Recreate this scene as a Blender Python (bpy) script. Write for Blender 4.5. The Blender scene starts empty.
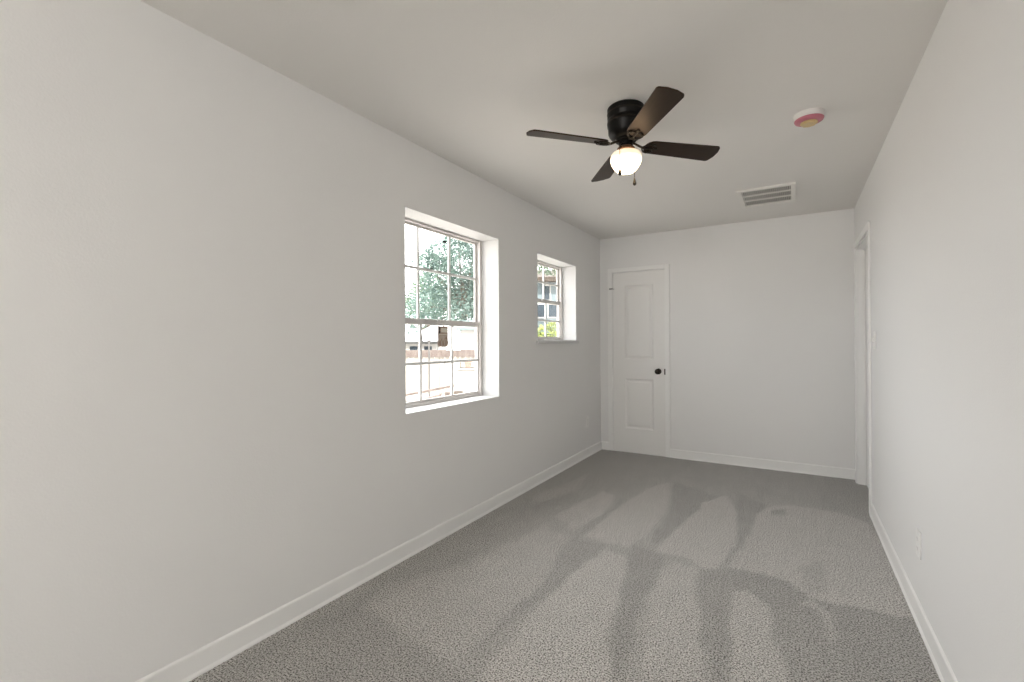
import bpy, bmesh, math, random
from mathutils import Vector, Matrix, noise as mnoise
random.seed(7)
S = bpy.context.scene
COL = S.collection
PI = math.pi

# ------------------------------------------------------------------ camera
cam_d = bpy.data.cameras.new('camera')
cam = bpy.data.objects.new('camera', cam_d)
COL.objects.link(cam)
cam_d.sensor_width = 36.0
cam_d.lens = 16.4445
cam_d.clip_start = 0.02
cam_d.clip_end = 300
fw = Vector((-0.517086, 0.855929, 0.002769)).normalized()
rt = Vector((0.855916, 0.517094, -0.004670)).normalized()
up = rt.cross(fw).normalized()
rt = fw.cross(up).normalized()
M = Matrix((rt, up, -fw)).transposed().to_4x4()
M.translation = Vector((0.0, 0.0, 1.24797))
cam.matrix_world = M
S.camera = cam

# ------------------------------------------------------------------ colour management
S.view_settings.view_transform = 'Standard'
S.view_settings.look = 'None'
S.view_settings.gamma = 1.0
S.view_settings.use_curve_mapping = False
S.view_settings.exposure = EXPOSURE = 0.38

# ------------------------------------------------------------------ sky (brighter towards the west) and sun
SUN_DIR = Vector((0.45, -0.62, 0.85)).normalized()      # towards the sun
world = bpy.data.worlds.new('sky')
S.world = world
world.use_nodes = True
nt = world.node_tree
nt.nodes.clear()
tc = nt.nodes.new('ShaderNodeTexCoord')
dp = nt.nodes.new('ShaderNodeVectorMath'); dp.operation = 'DOT_PRODUCT'
glow_dir = Vector((-0.5, 0.8, 0.35)).normalized()
dp.inputs[1].default_value = glow_dir
nt.links.new(tc.outputs['Generated'], dp.inputs[0])
mr = nt.nodes.new('ShaderNodeMapRange')
mr.interpolation_type = 'SMOOTHSTEP'
mr.inputs['From Min'].default_value = -0.55
mr.inputs['From Max'].default_value = 0.6
mr.inputs['To Min'].default_value = 2.4
mr.inputs['To Max'].default_value = 7.0
nt.links.new(dp.outputs['Value'], mr.inputs['Value'])
bgn = nt.nodes.new('ShaderNodeBackground')
bgn.inputs['Color'].default_value = (0.98, 0.985, 1.0, 1)
nt.links.new(mr.outputs['Result'], bgn.inputs['Strength'])
wo = nt.nodes.new('ShaderNodeOutputWorld')
nt.links.new(bgn.outputs[0], wo.inputs[0])

sun_d = bpy.data.lights.new('sun', 'SUN')
sun_d.energy = 7.0
sun_d.angle = 0.02
sun_d.color = (1.0, 0.96, 0.9)
sun = bpy.data.objects.new('sun', sun_d)
COL.objects.link(sun)
sun.rotation_euler = SUN_DIR.to_track_quat('Z', 'Y').to_euler()

# room measures
XL, XR, YB, YN, H = -1.937, 0.467, 5.197, -3.40, 2.44
TL = 0.215                                              # thickness of the outer walls

def portal(loc, rot, sx, sy):
    d = bpy.data.lights.new('daylight_portal', 'AREA')
    d.shape = 'RECTANGLE'; d.size = sx; d.size_y = sy
    d.cycles.is_portal = True
    o = bpy.data.objects.new('daylight_portal', d)
    COL.objects.link(o); o.location = loc; o.rotation_euler = rot
portal((XL - 0.23, 2.51, 1.435), (0, -PI / 2, 0), 1.2, 1.0)
portal((XL - 0.23, 4.07, 1.65), (0, -PI / 2, 0), 0.78, 0.86)
portal((-0.735, YN - 0.16, 1.1), (PI / 2, 0, 0), 2.1, 2.1)

# ------------------------------------------------------------------ materials
def mat(name, col, rough=0.5, metal=0.0, spec=0.5, bump=None, emit=None, coat=0.0):
    m = bpy.data.materials.new(name)
    m.use_nodes = True
    n = m.node_tree
    b = n.nodes['Principled BSDF']
    b.inputs['Base Color'].default_value = (*col, 1)
    b.inputs['Roughness'].default_value = rough
    b.inputs['Metallic'].default_value = metal
    b.inputs['Specular IOR Level'].default_value = spec
    b.inputs['Coat Weight'].default_value = coat
    if bump:
        sc, st, dist = bump
        t = n.nodes.new('ShaderNodeTexCoord')
        no = n.nodes.new('ShaderNodeTexNoise')
        no.inputs['Scale'].default_value = sc
        no.inputs['Detail'].default_value = 3
        bp = n.nodes.new('ShaderNodeBump')
        bp.inputs['Strength'].default_value = st
        bp.inputs['Distance'].default_value = dist
        n.links.new(t.outputs['Object'], no.inputs['Vector'])
        n.links.new(no.outputs['Fac'], bp.inputs['Height'])
        n.links.new(bp.outputs['Normal'], b.inputs['Normal'])
    if emit:
        b.inputs['Emission Color'].default_value = (*emit[0], 1)
        b.inputs['Emission Strength'].default_value = emit[1]
    return m

def mottled(name, c1, c2, scale, rough=0.6, stretch=(1, 1, 1), metal=0.0, detail=4, lo=0.35, hi=0.65, bump=0.0):
    m = mat(name, c1, rough, metal)
    n = m.node_tree
    b = n.nodes['Principled BSDF']
    t = n.nodes.new('ShaderNodeTexCoord')
    mp = n.nodes.new('ShaderNodeMapping')
    mp.inputs['Scale'].default_value = stretch
    no = n.nodes.new('ShaderNodeTexNoise')
    no.inputs['Scale'].default_value = scale
    no.inputs['Detail'].default_value = detail
    r = n.nodes.new('ShaderNodeValToRGB')
    r.color_ramp.elements[0].position = lo; r.color_ramp.elements[0].color = (*c1, 1)
    r.color_ramp.elements[1].position = hi; r.color_ramp.elements[1].color = (*c2, 1)
    n.links.new(t.outputs['Object'], mp.inputs['Vector'])
    n.links.new(mp.outputs['Vector'], no.inputs['Vector'])
    n.links.new(no.outputs['Fac'], r.inputs['Fac'])
    n.links.new(r.outputs['Color'], b.inputs['Base Color'])
    if bump:
        bp = n.nodes.new('ShaderNodeBump')
        bp.inputs['Strength'].default_value = bump
        bp.inputs['Distance'].default_value = 0.01
        n.links.new(no.outputs['Fac'], bp.inputs['Height'])
        n.links.new(bp.outputs['Normal'], b.inputs['Normal'])
    return m

WALL = mat('wall_paint', (0.86, 0.853, 0.842), 0.65, spec=0.3, bump=(150, 0.25, 0.002))
CEIL = mat('ceiling_paint', (0.86, 0.84, 0.81), 0.8, spec=0.2, bump=(120, 0.3, 0.002))
TRIM = mat('trim_paint', (0.92, 0.915, 0.90), 0.35, spec=0.4)
DOORM = mat('door_paint', (0.89, 0.88, 0.86), 0.4, spec=0.4)
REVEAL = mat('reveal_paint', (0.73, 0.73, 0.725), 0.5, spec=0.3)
ALU = mat('window_aluminium', (0.66, 0.63, 0.61), 0.45)
MUNT = mat('muntin_white', (0.80, 0.80, 0.79), 0.5)
PLATE = mat('plate_plastic', (0.9, 0.89, 0.87), 0.3)
SLOT = mat('slot_shadow', (0.35, 0.34, 0.32), 0.6)
BLACK = mat('black_metal', (0.005, 0.0045, 0.004), 0.35, spec=0.16)
BRONZE = mat('dark_bronze', (0.035, 0.028, 0.022), 0.35, metal=0.8)
COPPER = mat('bronze_ring', (0.16, 0.085, 0.05), 0.3, metal=0.8)
BLADE = mottled('blade_wood', (0.007, 0.0045, 0.0035), (0.015, 0.0095, 0.007), 6, 0.40, (1.5, 22, 1))
BLADE.node_tree.nodes['Principled BSDF'].inputs['Specular Tint'].default_value = (1.0, 0.60, 0.38, 1)
BLADE.node_tree.nodes['Principled BSDF'].inputs['Specular IOR Level'].default_value = 0.5
VENTM = mat('vent_metal', (0.86, 0.84, 0.80), 0.5)
VOID = mat('duct_dark', (0.12, 0.11, 0.1), 0.9)
SMOKE = mat('detector_plastic', (0.74, 0.72, 0.70), 0.4)
PINK = mat('dust_cover_pink', (0.52, 0.17, 0.22), 0.35)
YELLOW = mat('dust_cover_yellow', (0.62, 0.46, 0.23), 0.35)

def glass_mat(name):
    m = bpy.data.materials.new(name)
    m.use_nodes = True
    n = m.node_tree; n.nodes.clear()
    tr = n.nodes.new('ShaderNodeBsdfTransparent'); tr.inputs[0].default_value = (0.97, 0.975, 0.97, 1)
    gl = n.nodes.new('ShaderNodeBsdfGlossy'); gl.inputs['Roughness'].default_value = 0.02
    lw = n.nodes.new('ShaderNodeLayerWeight'); lw.inputs['Blend'].default_value = 0.5
    pw = n.nodes.new('ShaderNodeMath'); pw.operation = 'POWER'; pw.inputs[1].default_value = 5.0
    fr = n.nodes.new('ShaderNodeMath'); fr.operation = 'MULTIPLY_ADD'; fr.inputs[1].default_value = 0.9; fr.inputs[2].default_value = 0.03
    n.links.new(lw.outputs['Facing'], pw.inputs[0]); n.links.new(pw.outputs[0], fr.inputs[0])
    mx = n.nodes.new('ShaderNodeMixShader')
    o = n.nodes.new('ShaderNodeOutputMaterial')
    n.links.new(fr.outputs[0], mx.inputs[0]); n.links.new(tr.outputs[0], mx.inputs[1]); n.links.new(gl.outputs[0], mx.inputs[2])
    n.links.new(mx.outputs[0], o.inputs[0])
    return m
GLASS = glass_mat('window_glass')

def carpet_mat():
    m = mat('carpet', (0.4, 0.37, 0.34), 0.95, spec=0.1)
    n = m.node_tree
    b = n.nodes['Principled BSDF']
    L = n.links.new
    t = n.nodes.new('ShaderNodeTexCoord')
    fine = n.nodes.new('ShaderNodeTexNoise'); fine.inputs['Scale'].default_value = 150; fine.inputs['Detail'].default_value = 2.0; fine.inputs['Roughness'].default_value = 0.72
    L(t.outputs['Object'], fine.inputs['Vector'])
    r = n.nodes.new('ShaderNodeValToRGB')
    e = r.color_ramp.elements
    e[0].position = 0.39; e[0].color = (0.055, 0.048, 0.041, 1)
    e[1].position = 0.61; e[1].color = (0.66, 0.64, 0.61, 1)
    k = e.new(0.45); k.color = (0.34, 0.327, 0.308, 1)
    k = e.new(0.54); k.color = (0.475, 0.463, 0.443, 1)
    L(fine.outputs['Fac'], r.inputs['Fac'])
    # pile laid one way or the other by the vacuum cleaner, plus a painted dim band
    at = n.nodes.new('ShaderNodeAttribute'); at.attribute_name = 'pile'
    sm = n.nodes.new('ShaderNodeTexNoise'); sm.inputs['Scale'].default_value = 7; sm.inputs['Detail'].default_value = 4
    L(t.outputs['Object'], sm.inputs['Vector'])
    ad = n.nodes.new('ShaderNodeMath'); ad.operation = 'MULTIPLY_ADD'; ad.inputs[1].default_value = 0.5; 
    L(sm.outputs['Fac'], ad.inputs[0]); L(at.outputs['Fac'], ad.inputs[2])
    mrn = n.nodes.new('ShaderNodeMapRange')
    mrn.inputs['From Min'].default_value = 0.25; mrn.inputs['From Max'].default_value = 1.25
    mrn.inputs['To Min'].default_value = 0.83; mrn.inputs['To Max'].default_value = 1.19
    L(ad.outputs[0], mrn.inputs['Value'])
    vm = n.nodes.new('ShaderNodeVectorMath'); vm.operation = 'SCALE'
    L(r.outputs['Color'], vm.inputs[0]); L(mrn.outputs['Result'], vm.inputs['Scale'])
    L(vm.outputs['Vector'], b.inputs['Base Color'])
    bp = n.nodes.new('ShaderNodeBump'); bp.inputs['Strength'].default_value = 0.4; bp.inputs['Distance'].default_value = 0.006
    L(fine.outputs['Fac'], bp.inputs['Height']); L(bp.outputs['Normal'], b.inputs['Normal'])
    b.inputs['Sheen Weight'].default_value = 0.15
    return m
CARPET = carpet_mat()

# ------------------------------------------------------------------ helpers
def tag(o, label=None, cat=None, group=None, kind=None):
    if label: o['label'] = label
    if cat: o['category'] = cat
    if group: o['group'] = group
    if kind: o['kind'] = kind
    return o

def empty(name, loc=(0, 0, 0), rz=0.0):
    o = bpy.data.objects.new(name, None)
    o.empty_display_size = 0.1
    COL.objects.link(o); o.location = loc; o.rotation_euler = (0, 0, rz)
    return o

def obj(name, bm, m, parent=None, smooth=False):
    me = bpy.data.meshes.new(name)
    bmesh.ops.recalc_face_normals(bm, faces=bm.faces[:])
    bm.to_mesh(me); bm.free()
    mats = m if isinstance(m, (list, tuple)) else [m]
    for q in mats: me.materials.append(q)
    if smooth:
        for p in me.polygons: p.use_smooth = True
        try: me.set_sharp_from_angle(angle=math.radians(38))
        except Exception: pass
    o = bpy.data.objects.new(name, me)
    COL.objects.link(o)
    if parent: o.parent = parent
    return o

def box(bm, x0, x1, y0, y1, z0, z1, bev=0.0, mi=0, mtx=None):
    t = bmesh.new()
    vs = [t.verts.new(c) for c in ((x0,y0,z0),(x1,y0,z0),(x1,y1,z0),(x0,y1,z0),(x0,y0,z1),(x1,y0,z1),(x1,y1,z1),(x0,y1,z1))]
    for f in ((0,3,2,1),(4,5,6,7),(0,1,5,4),(1,2,6,5),(2,3,7,6),(3,0,4,7)):
        t.faces.new([vs[i] for i in f])
    if bev > 0:
        bmesh.ops.bevel(t, geom=t.edges[:], offset=bev, segments=2, affect='EDGES', profile=0.6)
    add(bm, t, mi, mtx)

def add(bm, t, mi=0, mtx=None):
    mp = {}
    for v in t.verts:
        mp[v] = bm.verts.new(mtx @ v.co if mtx else v.co)
    for f in t.faces:
        try:
            nf = bm.faces.new([mp[v] for v in f.verts]); nf.material_index = mi
        except ValueError:
            pass
    t.free()

def lathe(bm, prof, seg=48, c=(0, 0), mi=0, mtx=None):
    t = bmesh.new()
    rings = []
    for r, z in prof:
        if r < 1e-6:
            rings.append([t.verts.new((c[0], c[1], z))])
        else:
            rings.append([t.verts.new((c[0] + r * math.cos(2*PI*i/seg), c[1] + r * math.sin(2*PI*i/seg), z)) for i in range(seg)])
    for a, b in zip(rings, rings[1:]):
        for i in range(seg):
            j = (i + 1) % seg
            if len(a) == 1 and len(b) > 1: t.faces.new((a[0], b[i], b[j]))
            elif len(b) == 1 and len(a) > 1: t.faces.new((a[i], a[j], b[0]))
            elif len(a) > 1: t.faces.new((a[i], a[j], b[j], b[i]))
    add(bm, t, mi, mtx)

def tube(bm, pts, r, seg=8, mi=0, radii=None):
    t = bmesh.new()
    rings = []
    n = len(pts)
    for i, p in enumerate(pts):
        p = Vector(p)
        d = (Vector(pts[min(i+1, n-1)]) - Vector(pts[max(i-1, 0)])).normalized()
        a = d.orthogonal().normalized(); b = d.cross(a)
        if rings:
            pa = prev_a - d * prev_a.dot(d)
            if pa.length > 1e-6: a = pa.normalized(); b = d.cross(a)
        prev_a = a
        rr = radii[i] if radii else r
        rings.append([t.verts.new(p + (a * math.cos(2*PI*k/seg) + b * math.sin(2*PI*k/seg)) * rr) for k in range(seg)])
    for a, b in zip(rings, rings[1:]):
        for k in range(seg):
            t.faces.new((a[k], a[(k+1) % seg], b[(k+1) % seg], b[k]))
    t.faces.new(rings[0][::-1]); t.faces.new(rings[-1])
    add(bm, t, mi)

def frame_rect(bm, ax, a0, a1, y0, y1, z0, z1, w, bev=0.0, wt=None, wb=None):
    """four bars round a rectangle; ax='x': the frame lies in the yz plane, a0..a1 is its depth"""
    wt = w if wt is None else wt; wb = w if wb is None else wb
    def b(p0, p1, q0, q1):
        if ax == 'x': box(bm, a0, a1, p0, p1, q0, q1, bev)
        else: box(bm, p0, p1, a0, a1, q0, q1, bev)
    b(y0, y0 + w, z0, z1); b(y1 - w, y1, z0, z1)
    b(y0 + w, y1 - w, z0, z0 + wb); b(y0 + w, y1 - w, z1 - wt, z1)

def struct(o): o['kind'] = 'structure'; return o

# ------------------------------------------------------------------ the room shell
# floor: one carpet, vacuumed pile direction and a painted dim band stored with it
TRACKS_AND_SHADE = [   # value, softness, outline in metres on the floor
    (0.30, 0.250, [(-1.91, 1.79), (-1.96, 2.66), (-1.97, 5.24), (0.50, 5.27), (0.44, 4.11), (-0.02, 4.20), (-0.55, 4.32), (-0.96, 4.42), (-1.28, 3.41), (-1.49, 2.83), (-1.48, 2.10), (-1.65, 1.66)]),  # soft band by the walls: weaker light there painted into the pile value
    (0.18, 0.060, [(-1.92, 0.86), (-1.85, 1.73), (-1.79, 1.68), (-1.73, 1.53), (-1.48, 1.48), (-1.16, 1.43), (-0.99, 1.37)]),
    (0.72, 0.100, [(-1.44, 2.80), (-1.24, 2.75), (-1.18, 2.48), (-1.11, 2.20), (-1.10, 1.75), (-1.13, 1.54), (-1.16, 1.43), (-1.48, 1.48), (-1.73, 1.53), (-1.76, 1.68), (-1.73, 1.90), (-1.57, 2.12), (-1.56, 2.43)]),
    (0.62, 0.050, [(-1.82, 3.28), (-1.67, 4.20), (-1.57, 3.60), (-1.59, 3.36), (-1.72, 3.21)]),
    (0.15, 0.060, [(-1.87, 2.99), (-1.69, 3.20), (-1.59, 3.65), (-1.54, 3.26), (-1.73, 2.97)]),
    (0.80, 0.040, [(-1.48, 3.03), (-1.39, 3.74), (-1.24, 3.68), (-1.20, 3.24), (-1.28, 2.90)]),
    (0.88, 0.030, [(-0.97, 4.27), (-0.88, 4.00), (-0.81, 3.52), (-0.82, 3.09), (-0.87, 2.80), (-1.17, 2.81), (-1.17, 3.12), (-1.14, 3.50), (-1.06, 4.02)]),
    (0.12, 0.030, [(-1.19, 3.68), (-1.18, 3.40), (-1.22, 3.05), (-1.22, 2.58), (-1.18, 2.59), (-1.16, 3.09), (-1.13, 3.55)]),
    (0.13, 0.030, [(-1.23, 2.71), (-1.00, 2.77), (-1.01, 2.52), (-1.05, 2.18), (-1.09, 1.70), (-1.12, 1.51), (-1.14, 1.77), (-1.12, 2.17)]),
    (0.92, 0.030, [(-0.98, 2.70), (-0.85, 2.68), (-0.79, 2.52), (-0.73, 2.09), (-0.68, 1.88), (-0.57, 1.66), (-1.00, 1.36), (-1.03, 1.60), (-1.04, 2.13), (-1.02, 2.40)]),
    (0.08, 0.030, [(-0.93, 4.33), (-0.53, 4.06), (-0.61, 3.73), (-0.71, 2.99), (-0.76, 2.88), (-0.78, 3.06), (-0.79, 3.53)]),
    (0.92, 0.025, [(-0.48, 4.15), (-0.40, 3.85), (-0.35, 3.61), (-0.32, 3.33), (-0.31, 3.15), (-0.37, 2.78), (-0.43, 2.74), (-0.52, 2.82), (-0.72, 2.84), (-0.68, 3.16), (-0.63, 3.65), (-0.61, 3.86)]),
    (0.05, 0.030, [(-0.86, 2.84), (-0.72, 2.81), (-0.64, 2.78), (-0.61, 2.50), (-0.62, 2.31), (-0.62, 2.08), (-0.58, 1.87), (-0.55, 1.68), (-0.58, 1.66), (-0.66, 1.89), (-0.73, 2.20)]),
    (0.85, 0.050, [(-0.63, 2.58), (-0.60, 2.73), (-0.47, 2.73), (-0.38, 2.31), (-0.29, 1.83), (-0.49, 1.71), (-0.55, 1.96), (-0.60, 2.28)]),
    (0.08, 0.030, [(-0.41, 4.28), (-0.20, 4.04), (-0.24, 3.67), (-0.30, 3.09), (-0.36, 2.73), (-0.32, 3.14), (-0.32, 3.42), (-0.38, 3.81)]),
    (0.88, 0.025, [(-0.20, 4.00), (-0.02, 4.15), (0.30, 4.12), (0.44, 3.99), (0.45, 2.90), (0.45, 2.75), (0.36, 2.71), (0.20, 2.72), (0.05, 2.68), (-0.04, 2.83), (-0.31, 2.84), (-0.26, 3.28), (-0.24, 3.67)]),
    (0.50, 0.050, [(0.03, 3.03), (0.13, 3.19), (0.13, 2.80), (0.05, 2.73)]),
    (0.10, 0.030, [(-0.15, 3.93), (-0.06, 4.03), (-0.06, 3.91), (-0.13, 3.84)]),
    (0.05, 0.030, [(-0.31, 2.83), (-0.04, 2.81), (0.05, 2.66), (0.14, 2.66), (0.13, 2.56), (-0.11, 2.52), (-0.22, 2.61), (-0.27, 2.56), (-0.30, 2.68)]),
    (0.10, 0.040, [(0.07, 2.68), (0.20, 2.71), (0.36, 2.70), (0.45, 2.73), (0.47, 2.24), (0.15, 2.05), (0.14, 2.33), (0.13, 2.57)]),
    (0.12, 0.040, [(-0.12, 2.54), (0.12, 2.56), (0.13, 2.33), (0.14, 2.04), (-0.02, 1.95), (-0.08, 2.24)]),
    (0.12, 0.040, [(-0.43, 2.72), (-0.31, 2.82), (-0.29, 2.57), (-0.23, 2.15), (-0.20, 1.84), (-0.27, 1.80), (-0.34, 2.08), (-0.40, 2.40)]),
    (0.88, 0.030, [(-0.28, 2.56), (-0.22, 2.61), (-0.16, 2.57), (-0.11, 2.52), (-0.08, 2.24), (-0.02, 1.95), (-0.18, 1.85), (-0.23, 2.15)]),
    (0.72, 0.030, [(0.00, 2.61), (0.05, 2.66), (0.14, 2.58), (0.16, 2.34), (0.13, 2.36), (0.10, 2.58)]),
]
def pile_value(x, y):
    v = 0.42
    for val, soft, poly in TRACKS_AND_SHADE:
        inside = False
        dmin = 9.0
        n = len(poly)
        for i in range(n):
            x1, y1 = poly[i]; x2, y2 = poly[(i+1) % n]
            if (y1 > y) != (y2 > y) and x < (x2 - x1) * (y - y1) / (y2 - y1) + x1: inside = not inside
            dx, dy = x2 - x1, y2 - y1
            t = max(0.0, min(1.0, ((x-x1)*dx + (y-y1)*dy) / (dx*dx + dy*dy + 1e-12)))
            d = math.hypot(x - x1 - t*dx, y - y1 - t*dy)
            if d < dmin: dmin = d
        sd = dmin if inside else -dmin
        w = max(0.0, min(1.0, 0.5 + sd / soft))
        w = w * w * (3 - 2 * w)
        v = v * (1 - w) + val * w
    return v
def make_floor():
    st = 0.017
    x0, x1, y0, y1 = XL, XR, YN, YB
    nx = int(round((x1 - x0) / st)); ny = int(round((y1 - y0) / st))
    verts = []; vals = []
    rnd = random.Random(3)
    for j in range(ny + 1):
        for i in range(nx + 1):
            x = x0 + (x1 - x0) * i / nx; y = y0 + (y1 - y0) * j / ny
            z = 0.0
            if 0 < i < nx and 0 < j < ny: z = rnd.uniform(-0.0008, 0.0008)
            verts.append((x, y, z))
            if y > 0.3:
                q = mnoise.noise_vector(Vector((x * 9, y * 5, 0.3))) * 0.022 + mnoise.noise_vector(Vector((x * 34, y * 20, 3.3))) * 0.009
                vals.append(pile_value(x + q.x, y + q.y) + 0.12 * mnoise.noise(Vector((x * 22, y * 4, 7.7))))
            else: vals.append(0.42)
    faces = [(j*(nx+1)+i, j*(nx+1)+i+1, (j+1)*(nx+1)+i+1, (j+1)*(nx+1)+i) for j in range(ny) for i in range(nx)]
    n0 = len(verts)
    # slab sides and underside
    verts += [(x0, y0, -0.12), (x1, y0, -0.12), (x1, y1, -0.12), (x0, y1, -0.12)]; vals += [0.42] * 4
    faces += [(n0+3, n0+2, n0+1, n0), (n0, n0+1, nx, 0), (n0+2, n0+3, ny*(nx+1), ny*(nx+1)+nx)]
    faces += [(n0+1, n0+2, ny*(nx+1)+nx, nx), (n0+3, n0, 0, ny*(nx+1))]
    # door threshold of the side doorway
    k = len(verts)
    verts += [(XR, 4.234, 0), (0.60, 4.234, 0), (0.60, 5.05, 0), (XR, 5.05, 0)]; vals += [0.3] * 4
    faces.append((k, k+1, k+2, k+3))
    me = bpy.data.meshes.new('floor')
    me.from_pydata(verts, [], faces)
    a = me.attributes.new('pile', 'FLOAT', 'POINT')
    a.data.foreach_set('value', vals)
    me.materials.append(CARPET)
    for p in me.polygons: p.use_smooth = True
    o = bpy.data.objects.new('floor', me); COL.objects.link(o)
    struct(o)
make_floor()

# windows in the left wall: y0, y1, z0, z1
W1 = (2.005, 3.017, 0.830, 2.043)
W2 = (3.642, 4.497, 1.262, 2.037)
bm = bmesh.new()
ZT, ZB = H + 0.2, -0.3
def lw(y0, y1, z0, z1): box(bm, XL - TL, XL, y0, y1, z0, z1)
lw(YN - 0.12, W1[0], ZB, ZT)
lw(W1[0], W1[1], ZB, W1[2]); lw(W1[0], W1[1], W1[3], ZT)
lw(W1[1], W2[0], ZB, ZT)
lw(W2[0], W2[1], ZB, W2[2]); lw(W2[0], W2[1], W2[3], ZT)
lw(W2[1], YB + 0.15, ZB, ZT)
bmesh.ops.remove_doubles(bm, verts=bm.verts[:], dist=1e-5)
struct(obj('wall_left', bm, WALL))

D1 = (-1.787, -1.203, 2.037)          # far door opening: x0, x1, top
bm = bmesh.new()
box(bm, XL, D1[0], YB, YB + 0.15, ZB, ZT)
box(bm, D1[0], D1[1], YB, YB + 0.15, D1[2], ZT)
box(bm, D1[0], D1[1], YB, YB + 0.15, ZB, 0.0)
box(bm, D1[1], XR + 0.13, YB, YB + 0.15, ZB, ZT)
struct(obj('wall_far', bm, WALL))

D2 = (4.234, 5.05, 2.05)               # side doorway: y0, y1, top
bm = bmesh.new()
box(bm, XR, XR + 0.13, YN - 0.12, D2[0], ZB, ZT)
box(bm, XR, XR + 0.13, D2[0], D2[1], D2[2], ZT)
box(bm, XR, XR + 0.13, D2[1], YB, ZB, ZT)
box(bm, XR, XR + 0.13, D2[0], D2[1], ZB, -0.004)
struct(obj('wall_right', bm, WALL))

bm = bmesh.new()                      # near wall behind the camera, unseen patio opening added to let daylight in
NX0, NX1, NZ1 = -1.50, 0.03, 2.10
box(bm, XL, NX0, YN - 0.12, YN, ZB, ZT)
box(bm, NX1, XR, YN - 0.12, YN, ZB, ZT)
box(bm, NX0, NX1, YN - 0.12, YN, NZ1, ZT)
box(bm, NX0, NX1, YN - 0.12, YN, ZB, 0.0)
struct(obj('wall_near', bm, WALL))

bm = bmesh.new()
box(bm, XL, XR, YN, YB, H, ZT)
struct(obj('ceiling', bm, CEIL))
bm = bmesh.new()                      # roof over the ceiling, unseen eaves lengthened to keep sun off the patio glass
box(bm, XL - TL - 0.12, XR + 3.2, YN - 1.5, YB + 0.45, ZT, ZT + 0.16)
struct(obj('roof_shade_eaves', bm, mat('roof_board', (0.6, 0.58, 0.55), 0.8)))

# unseen patio doors added behind the camera to bring in daylight
w3 = struct(empty('added_patio_window', (-0.735, YN - 0.06, 0)))
bm = bmesh.new()
frame_rect(bm, 'y', -0.04, 0.04, NX0 + 0.735, NX1 + 0.735, 0.0, NZ1, 0.04, 0.003)
obj('window_frame', bm, MUNT, w3)
for s, yy in ((-1, 0.018), (1, -0.018)):
    bm = bmesh.new()
    a, b = (NX0 + 0.775, 0.02) if s < 0 else (-0.02, NX1 + 0.695)
    frame_rect(bm, 'y', yy - 0.014, yy + 0.014, a, b, 0.04, NZ1 - 0.04, 0.05, 0.003)
    sa = obj('door_sash', bm, MUNT, w3)
    bm = bmesh.new(); box(bm, a + 0.05, b - 0.05, yy - 0.003, yy + 0.003, 0.09, NZ1 - 0.09)
    obj('glass_pane', bm, GLASS, sa)

# baseboards: flat board with a rounded top edge and a slim shoe moulding
def baseboard(name, p0, p1, nrm):
    """p0->p1 along the wall, nrm points into the room"""
    prof = [(0, 0), (0.0165, 0), (0.0165, 0.006), (0.0155, 0.009), (0.0095, 0.0165), (0.0095, 0.0835), (0.008, 0.089), (0.0045, 0.0925), (0, 0.0935)]
    bm = bmesh.new()
    a = Vector(p0); b = Vector(p1); n = Vector(nrm)
    ra = [bm.verts.new((a.x + n.x*d, a.y + n.y*d, z)) for d, z in prof]
    rb = [bm.verts.new((b.x + n.x*d, b.y + n.y*d, z)) for d, z in prof]
    k = len(prof)
    for i in range(k):
        j = (i + 1) % k
        bm.faces.new((ra[i], ra[j], rb[j], rb[i]))
    bm.faces.new(ra); bm.faces.new(rb[::-1])
    struct(obj(name, bm, TRIM))
baseboard('baseboard_left', (XL, YN), (XL, YB), (1, 0))
bm = bmesh.new()
baseboard('baseboard_far', (-1.150, YB), (XR, YB), (0, -1))
baseboard('baseboard_corner', (XL + 0.0136, YB), (-1.840, YB), (0, -1))
baseboard('baseboard_right', (XR, YN), (XR, 4.176), (-1, 0))

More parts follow.
